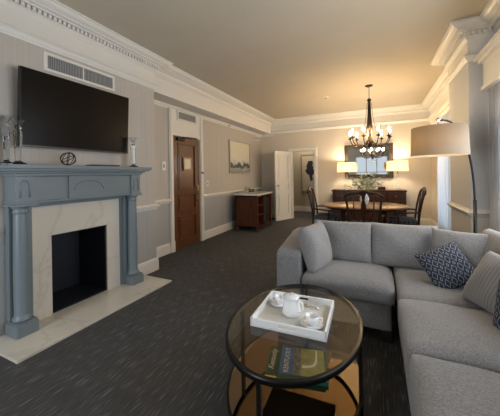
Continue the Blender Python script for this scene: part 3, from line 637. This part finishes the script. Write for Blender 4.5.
# books
def text(body, size, m, parent, loc, rz, shear=0, name='lettering', sx=1):
    c = bpy.data.curves.new(name, 'FONT'); c.body = body; c.size = size; c.shear = shear; c.extrude = .0003; c.align_x = 'CENTER'; c.align_y = 'CENTER'; c.resolution_u = 3
    o = bpy.data.objects.new(name, c); COL.objects.link(o); bpy.context.view_layer.update()
    me = bpy.data.meshes.new_from_object(o); bpy.data.objects.remove(o); me.materials.append(m)
    q = bpy.data.objects.new(name, me); COL.objects.link(q); q.parent = parent; q.location = loc; q.rotation_euler = (0, 0, rz); q.scale = (sx, 1, 1); return q
PAGES = mat('book_pages', (.6, .58, .5), .8); GREEN = mat('dark_green_cover', (.02, .09, .06), .3, var=.3, vscale=20)
WLET = mat('white_ink', (.75, .77, .75), .5)
def book(name, label, loc, rz, w_, d_, h_, cover):
    t = thing(name, label, 'book', loc, rz); MB().box(-w_/2, w_/2, -d_/2, -d_/2+.003, 0, h_).box(-w_/2, w_/2, -d_/2, d_/2, 0, .0025).box(-w_/2, w_/2, -d_/2, d_/2, h_-.0025, h_).build('cover', cover, t)
    MB().box(-w_/2+.003, w_/2-.004, -d_/2+.003, d_/2-.004, .0025, h_-.0025).build('page_block', PAGES, t); return t
t = book('book', 'dark green coffee table book under the blue one on the mirror shelf', (-.485, 1.72, SZ), rd(12), .38, .28, .020, GREEN)
text('Kentucky', .052, WLET, t, (-.160, .01, .0204), PI/2, .35)
MB().box(-.19, -.12, -.1415, -.14, .002, .018).build('spine_label', mat('yellow_label', (.65, .45, .08), .5), t)
t = book('book', 'photo book with a blue title band and green field on the mirror shelf', (-.452, 1.725, SZ+.020), rd(12), .285, .27, .016, GREEN)
MB().box(-.140, -.055, -.128, .130, .016, .0164).build('blue_band', mat('blue_cover', (.04, .15, .42), .3, var=.3, vscale=14), t)
MB().box(-.055, -.01, -.128, .130, .016, .0164).build('photo_strip', mat('town_photo', (.14, .16, .17), .3, var=.7, vscale=45), t)
MB().box(-.01, .138, -.128, .130, .016, .0164).build('field_photo', mat('field_photo', (.26, .31, .13), .3, var=.25, vscale=18), t)
b = MB(); pts = bez((.09, .125, .0167), (.085, -.01, .0167), (.10, -.04, .0167), (0, -.05, .0167), 12)
for i in range(len(pts)-1):
    p, q = pts[i], pts[i+1]; w0, w1 = .004+.0007*i, .004+.0007*(i+1); d = (q-p).normalized(); nn = Vector((-d.y, d.x, 0))
    b.b.faces.new([b.b.verts.new(p+nn*w0), b.b.verts.new(p-nn*w0), b.b.verts.new(q-nn*w1), b.b.verts.new(q+nn*w1)])
b.build('road_stripe', WLET, t)
text('KENTUCKY', .045, WLET, t, (-.097, .0, .0166), PI/2, 0)
# ------------------------------------------------------------------ dining table
TX, TY = -.25, 5.95
t = thing('dining_table', 'oval polished wood dining table on pedestals under the chandelier', 'dining table', (TX, TY, 0))
MB().lathe([(.97, .715), (1.0, .725), (1.0, .745), (.985, .75), (.0, .75)], n=56, sx=.83, sy=.60).build('tabletop', TABLEW, t)
MB().lathe([(.86, .672), (.86, .715)], n=48, sx=.83, sy=.60).build('apron', CHAIRW, t)
for s_ in (-1, 1):
    b = MB(); b.lathe([(.04, .17), (.05, .2), (.07, .25), (.05, .33), (.035, .4), (.045, .55), (.065, .62), (.06, .672)], (s_*.38, 0, 0), 20)
    b.build('pedestal', CHAIRW, t)
    for k in range(3):
        a = k*2*PI/3+(0 if s_ > 0 else PI); c, q = math.cos(a), math.sin(a)
        MB().tube(bez((s_*.38+.03*c, .03*q, .24), (s_*.38+.18*c, .18*q, .26), (s_*.38+.22*c, .22*q, .06), (s_*.38+.34*c, .34*q, .02)), [.028-.0012*i for i in range(11)], 8).build('leg', CHAIRW, t)
# dining armchair (local: faces +y, origin on the floor under the seat)
def dining_chair(label):
    t = thing('dining_chair', label, 'chair', (0, 0, 0), 0, 'armchairs around the dining table')
    b = MB(); b.merge(cushion(.265, .235, .035, .03, crown=.025), Matrix.Translation((0, .0, .465))); b.build('seat', SEATF, t)
    b = MB(); b.box(-.27, .27, .20, .24, .38, .45, .006); b.box(-.24, .24, -.25, -.21, .38, .45, .006); b.box(-.28, -.24, -.23, .22, .38, .45, .006); b.box(.24, .28, -.23, .22, .38, .45, .006); b.build('seat_rail', CHAIRW, t)
    for s_ in (-1, 1):
        MB().tube([(s_*.255, .215, .45), (s_*.265, .225, .36), (s_*.25, .215, .2), (s_*.25, .215, .05), (s_*.252, .22, 0)], [.03, .032, .022, .018, .024], 10).build('leg', CHAIRW, t)
        MB().tube([(s_*.235, -.23, .45), (s_*.235, -.235, .3), (s_*.24, -.27, .12), (s_*.245, -.31, 0)], [.024, .022, .02, .02], 8).build('leg', CHAIRW, t)
        MB().tube(bez((s_*.235, -.23, .44), (s_*.235, -.24, .6), (s_*.26, -.27, .8), (s_*.285, -.33, 1.02)), [.022-.0005*i for i in range(11)], 8).build('back_post', CHAIRW, t)
        b = MB(); b.tube(bez((s_*.262, -.255, .65), (s_*.31, -.1, .67), (s_*.325, .05, .62), (s_*.31, .17, .635)), [.016]*9+[.02, .022], 8)
        b.tube(bez((s_*.31, .15, .63), (s_*.33, .06, .6), (s_*.26, .10, .52), (s_*.265, .10, .44)), .016, 8); b.build('armrest', CHAIRW, t)
    b = MB(); pts = [(x, -.33+.03*(1-(x/.30)**2)*-1, 1.02+.06*math.cos(x/.30*PI/2*.999)**1.5-(.02 if abs(x) > .28 else 0)+.010*math.cos(x/.30*3*PI)) for x in [-.30+.60*i/16 for i in range(17)]]
    b.tube(pts, [.018+.012*math.cos(i/16*PI-PI/2) for i in range(17)], 8); b.build('crest_rail', CHAIRW, t)
    b = MB(); prof = [(.04, .47), (.035, .52), (.018, .60), (.03, .68), (.045, .76), (.04, .85), (.02, .93), (.03, 1.0), (.055, 1.06)]
    def yb(z): return -.245-.09*((z-.45)/.6)**1.3-.012
    L = [b.b.verts.new((-w_, yb(z), z)) for w_, z in prof]; R_ = [b.b.verts.new((w_, yb(z), z)) for w_, z in prof]; L2 = [b.b.verts.new((-w_, yb(z)+.015, z)) for w_, z in prof]; R3 = [b.b.verts.new((w_, yb(z)+.015, z)) for w_, z in prof]
    for i in range(len(prof)-1):
        b.b.faces.new([L[i], R_[i], R_[i+1], L[i+1]]); b.b.faces.new([L2[i], L2[i+1], R3[i+1], R3[i]]); b.b.faces.new([L[i], L[i+1], L2[i+1], L2[i]]); b.b.faces.new([R_[i], R3[i], R3[i+1], R_[i+1]])
    b.b.faces.new([L[0], L2[0], R3[0], R_[0]]); b.b.faces.new([L[-1], R_[-1], R3[-1], L2[-1]])
    b.build('splat', CHAIRW, t)
    for s_ in (-1, 1):
        MB().tube(bez((s_*.05, -.255, .50), (s_*.13, -.27, .65), (s_*.20, -.30, .80), (s_*.14, -.335, 1.07)), .010, 8).build('back_bar', CHAIRW, t)
    return t
c0 = dining_chair('dark armchair with its carved back to the camera, in front of the dining table'); c0.location = (-.20, 5.27, 0)
dup(c0, (-.99, 6.0, 0), -PI/2, 'dark armchair at the left end of the dining table, facing right')
dup(c0, (.46, 5.98, 0), PI/2, 'dark armchair at the right end of the dining table, facing left')
# ------------------------------------------------------------------ flowers
t = thing('flower_vase', 'white and blue porcelain vase in the middle of the dining table', 'vase', (TX+.03, TY, .75))
VM = mat('blue_white_porcelain', (.7, .72, .76), .15, var=.3, vscale=25)
MB().lathe([(.05, 0), (.055, .01), (.085, .08), (.09, .13), (.06, .20), (.045, .23), (.06, .25)], n=24).build('body', VM, t)
t = thing('flower_bouquet', 'loose bouquet of white flowers and green leaves in the porcelain vase', 'flowers', (TX+.03, TY, .99))
GRN = mat('leaf_green', (.20, .28, .11), .5, var=.4, vscale=9); PET = mat('white_petal', (.72, .74, .62), .6)
st, lf, fl = MB(), MB(), MB(); rnd = random.Random(4)
tips = []
for i in range(34):
    a = rnd.uniform(0, 2*PI); ph = rnd.uniform(.05, 1.25); L = rnd.uniform(.24, .46)
    d = Vector((math.cos(a)*math.sin(ph), math.sin(a)*math.sin(ph), math.cos(ph)*1.05)); tip = d*L; tips.append(tip)
    st.tube([(0, 0, -.02), d*L*.5+Vector((0, 0, .02)), tip], .0025, 5)
    for k in range(5):
        q = tip*rnd.uniform(.45, 1.0); u = Vector((rnd.uniform(-1, 1), rnd.uniform(-1, 1), rnd.uniform(-.2, .9))).normalized(); v = u.cross(Vector((rnd.uniform(-1, 1), rnd.uniform(-1, 1), .3))).normalized()
        Lf = rnd.uniform(.05, .09); w_ = .014
        vs = [lf.b.verts.new(x) for x in (q, q+u*Lf*.5+v*w_, q+u*Lf, q+u*Lf*.5-v*w_)]; lf.b.faces.new(vs)
for i in range(0, 34):
    q = tips[i]; fl.sphere(q, .016, 6)
    for k in range(6):
        a = k*PI/3; u = Vector((math.cos(a), math.sin(a), .4)); v = Vector((-math.sin(a), math.cos(a), 0)); vs = [fl.b.verts.new(q+x) for x in (u*.005, u*.03+v*.014, u*.055, u*.03-v*.014)]; fl.b.faces.new(vs)
st.build('stems', GRN, t); lf.build('leaves', GRN, t); fl.build('blossoms', PET, t)
# ------------------------------------------------------------------ sideboard
t = thing('sideboard', 'long dark mahogany sideboard against the back wall under the mirror', 'sideboard', (0, 0, 0))
x0, x1, y0, y1 = -1.12, .70, 7.72, 8.20
MB().box(x0+.02, x1-.02, y0+.02, y1, .10, .90, .004).build('body', WOODH, t)
MB().box(x0, x1, y0, y1, .90, .94, .006).build('worktop', WOODH, t)
nD = 4; dw = (x1-x0-.08)/nD
for i in range(nD):
    a = x0+.04+i*dw; d = MB().box(a+.01, a+dw-.01, y0+.004, y0+.02, .70, .88, .004).build('drawer', WOODH, t); MB().tube([(a+dw/2-.03, y0-.008, .79), (a+dw/2+.03, y0-.008, .79)], .005, 8).build('handle', BRASS, d)
    b = MB(); b.box(a+.01, a+dw-.01, y0+.008, y0+.02, .14, .68, .003); b.box(a+.06, a+dw-.06, y0+.002, y0+.012, .20, .62, .003); d = b.build('door', WOODH, t)
    MB().sphere((a+(dw-.035 if i % 2 == 0 else .035), y0-.002, .42), .011).build('knob', BRASS, d)
for x in (x0+.06, x1-.06, (x0+x1)/2):
    for y in (y0+.06, y1-.05): MB().lathe([(.02, 0), (.03, .03), (.035, .10)], (x, y, 0), 10).build('foot', WOODH, t)
t = thing('wooden_box', 'small dark wooden box on the sideboard under the mirror', 'box', (.13, 7.93, .94)); MB().box(-.09, .09, -.06, .06, 0, .06, .003).build('body', WOODH, t); MB().box(-.093, .093, -.063, .063, .06, .085, .004).build('lid', WOODH, t)
# table lamps
def lamp_point(name, loc, power, col, r=.04):
    l = bpy.data.lights.new(name, 'POINT'); l.energy = power; l.color = col; l.shadow_soft_size = r; o = bpy.data.objects.new(name, l); COL.objects.link(o); o.location = loc; return o
WARM = (1, .77, .49); WARM2 = (1, .66, .34)
def bulbmat(s): return mat('bulb_glow', (1, .9, .7), .5, emit=(1, .78, .48), estr=s)
BULB = bulbmat(25)
CBULB = mat('candle_bulb_glow', (1, .9, .7), .5, emit=(1, .70, .37), estr=340)
def table_lamp(label):
    t = thing('table_lamp', label, 'table lamp', (0, 0, 0), 0, 'glass table lamps on the sideboard')
    MB().lathe([(.075, 0), (.078, .012), (.05, .022), (.028, .035)], n=20).build('base', CHROME, t)
    MB().lathe([(.028, .035), (.022, .06), (.032, .12), (.022, .18), (.034, .24), (.030, .34), (.018, .40), (.022, .43)], n=16).build('stem', CRYSTAL, t)
    MB().tube([(0, 0, .42), (0, 0, .60)], .008, 8).build('socket', BRASS, t)
    MB().sphere((0, 0, .63), .03).build('bulb', BULB, t)
    b = MB(); b.lathe([(.25, .49), (.235, .755), (.232, .755), (.247, .49)], n=36, sx=1, sy=.62, caps=False); b.build('lamp_shade', SHADE_CREAM, t)
    b = MB(); b.tube([(-.235, 0, .745), (.235, 0, .745)], .002, 6); b.tube([(0, 0, .6), (0, 0, .76)], .003, 6); b.build('shade_fitter', BRASS, t)
    return t
L1 = table_lamp('lit table lamp on the sideboard, left of the mirror'); L1.location = (-.74, 7.94, .94)
dup(L1, (.51, 7.94, .94), 0, 'lit table lamp on the sideboard, right of the mirror')
for x in (-.74, .51): lamp_point('table_lamp_light', (x, 7.94, .94+.68), 26, WARM, .05)
# mirror
t = thing('wall_mirror', 'large rectangular mirror in a wide dark frame above the sideboard', 'mirror', (-.19, BY, 1.72))
hw, hh, fw = .62, .47, .10; b = MB()
for (a, c, z0, z1) in ((-hw, hw, -hh, -hh+fw), (-hw, hw, hh-fw, hh), (-hw, -hw+fw, -hh+fw, hh-fw), (hw-fw, hw, -hh+fw, hh-fw)): b.box(a, c, -.045, -.002, z0, z1, .008)
for (a, c, z0, z1) in ((-hw, hw, -hh, -hh+.02), (-hw, hw, hh-.02, hh), (-hw, -hw+.02, -hh+.02, hh-.02), (hw-.02, hw, -hh+.02, hh-.02)): b.box(a, c, -.06, -.04, z0, z1, .006)
b.build('frame', mat('dark_carved_frame', (.035, .024, .016), .4, metal=.3, bump=.6, bscale=70), t)
MB().box(-hw+fw-.005, hw-fw+.005, -.016, -.004, -hh+fw-.005, hh-fw+.005).build('mirror_glass', mat('mirror_silver', (.86, .88, .88), .01, metal=1), t)
# ------------------------------------------------------------------ chandelier
HX, HY = -.10, 5.88
t = thing('chandelier', 'dark bronze candle chandelier hanging over the dining table', 'chandelier', (HX, HY, 0))
MB().lathe([(.0, 3.13), (.075, 3.13), (.075, 3.12), (.05, 3.105), (.02, 3.095)], n=24).build('ceiling_rose', BRONZE, t)
b = MB()
for i in range(11):
    z = 3.09-.021*i; pts = [(math.cos(q*PI/5)*.009*(i % 2), math.cos(q*PI/5)*.009*((i+1) % 2), z+math.sin(q*PI/5)*.015) for q in range(11)]; b.tube(pts, .0025, 5)
b.build('chain', BRONZE, t)
MB().lathe([(.008, 2.88), (.02, 2.87), (.045, 2.84), (.03, 2.82), (.022, 2.80), (.03, 2.7), (.035, 2.55), (.045, 2.42), (.04, 2.36), (.055, 2.30), (.03, 2.24), (.028, 2.15), (.06, 2.06), (.07, 2.0), (.045, 1.93), (.02, 1.88), (.012, 1.84), (.0, 1.82)], n=20).build('body', BRONZE, t)
b = MB()
for k in range(6):
    a = k*PI/3; c, s_ = math.cos(a), math.sin(a)
    b.tube(bez((.03*c, .03*s_, 2.80), (.07*c, .07*s_, 2.6), (.045*c, .045*s_, 2.45), (.12*c, .12*s_, 2.25)), .004, 5)
b.build('scroll_rods', BRONZE, t)
for k in range(9):
    a = k*2*PI/9+.25; c, s_ = math.cos(a), math.sin(a); r_, zz = (.37, 2.10)
    arm = MB().tube(bez((.05*c, .05*s_, 2.02), (.18*c, .18*s_, 1.86), (.34*c, .34*s_, 1.90), (r_*c, r_*s_, zz-.02)), .009, 8).build('arm', BRONZE, t)
    MB().lathe([(.008, -.03), (.02, -.02), (.045, -.005), (.048, .0), (.018, .004), (.015, .03)], (r_*c, r_*s_, zz), 14).build('drip_cup', BRONZE, arm)
    MB().lathe([(.013, .01), (.013, .085)], (r_*c, r_*s_, zz), 10).build('candle_sleeve', mat('candle_cream', (.35, .28, .2), .6) if k == 0 else bpy.data.materials['candle_cream'], arm)
    MB().lathe([(.008, .085), (.017, .105), (.017, .12), (.008, .145), (.001, .16)], (r_*c, r_*s_, zz), 10).build('bulb', CBULB, arm)
b = MB()
for k in range(12):
    a = k*PI/6; c, s_ = math.cos(a), math.sin(a)
    for (r_, z) in ((.16, 1.90), (.09, 1.86)): b.sphere((r_*c, r_*s_, z-.03), .011, 6, (1, 1, 1.7))
b.sphere((0, 0, 1.79), .02, 8, (1, 1, 1.5)); b.build('crystal_drops', CRYSTAL, t)
# smoke detector
t = thing('smoke_detector', 'round white smoke detector on the ceiling left of the chandelier', 'smoke detector', (-1.0, 6.29, 3.13)); MB().lathe([(.06, 0), (.06, -.012), (.04, -.03), (.0, -.032)], n=24).build('housing', WPLASTIC, t); MB().lathe([(.028, -.029), (.028, -.036), (.0, -.037)], n=16).build('sensor', mat('sensor_grey', (.15, .13, .12), .5), t)
# ------------------------------------------------------------------ arc floor lamp
t = thing('arc_floor_lamp', 'arc floor lamp with wide taupe drum shade behind the sofa', 'floor lamp', (0, 0, 0))
px, py = .92, 3.5; sx_, sy_ = .565, 3.2
MB().lathe([(.15, 0), (.15, .02), (.14, .03), (.02, .035)], (px, py, 0), 32).build('base', BLACKM, t)
MB().tube([(px, py, .03), (px, py, 1.10)], .016, 14).build('lower_pole', BLACKM, t)
dv = Vector((sx_-px, sy_-py, 0))
MB().tube(bez((px, py, 1.08), (px-.0, py, 1.45), (px+dv.x*.25, py+dv.y*.25, 1.98), (sx_, sy_, 1.90), 18), .010, 10).build('arc_pole', BLACKM, t)
b = MB(); b.tube([(sx_, sy_, 1.92), (sx_, sy_, 1.70)], .008, 8); b.tube([(sx_-.235, sy_, 1.825), (sx_+.235, sy_, 1.825)], .003, 6); b.tube([(sx_, sy_-.235, 1.825), (sx_, sy_+.235, 1.825)], .003, 6); b.sphere((sx_, sy_, 1.91), .020); b.build('shade_fitter', CHROME, t)
b = MB(); b.lathe([(.242, 1.555), (.232, 1.835), (.229, 1.835), (.239, 1.555)], (sx_, sy_, 0), 48, caps=False); b.build('lamp_shade', SHADE_GREY, t)
MB().sphere((sx_, sy_, 1.68), .035).build('bulb', BULB, t)
lamp_point('floor_lamp_light', (sx_, sy_, 1.76), 12, WARM, .06)
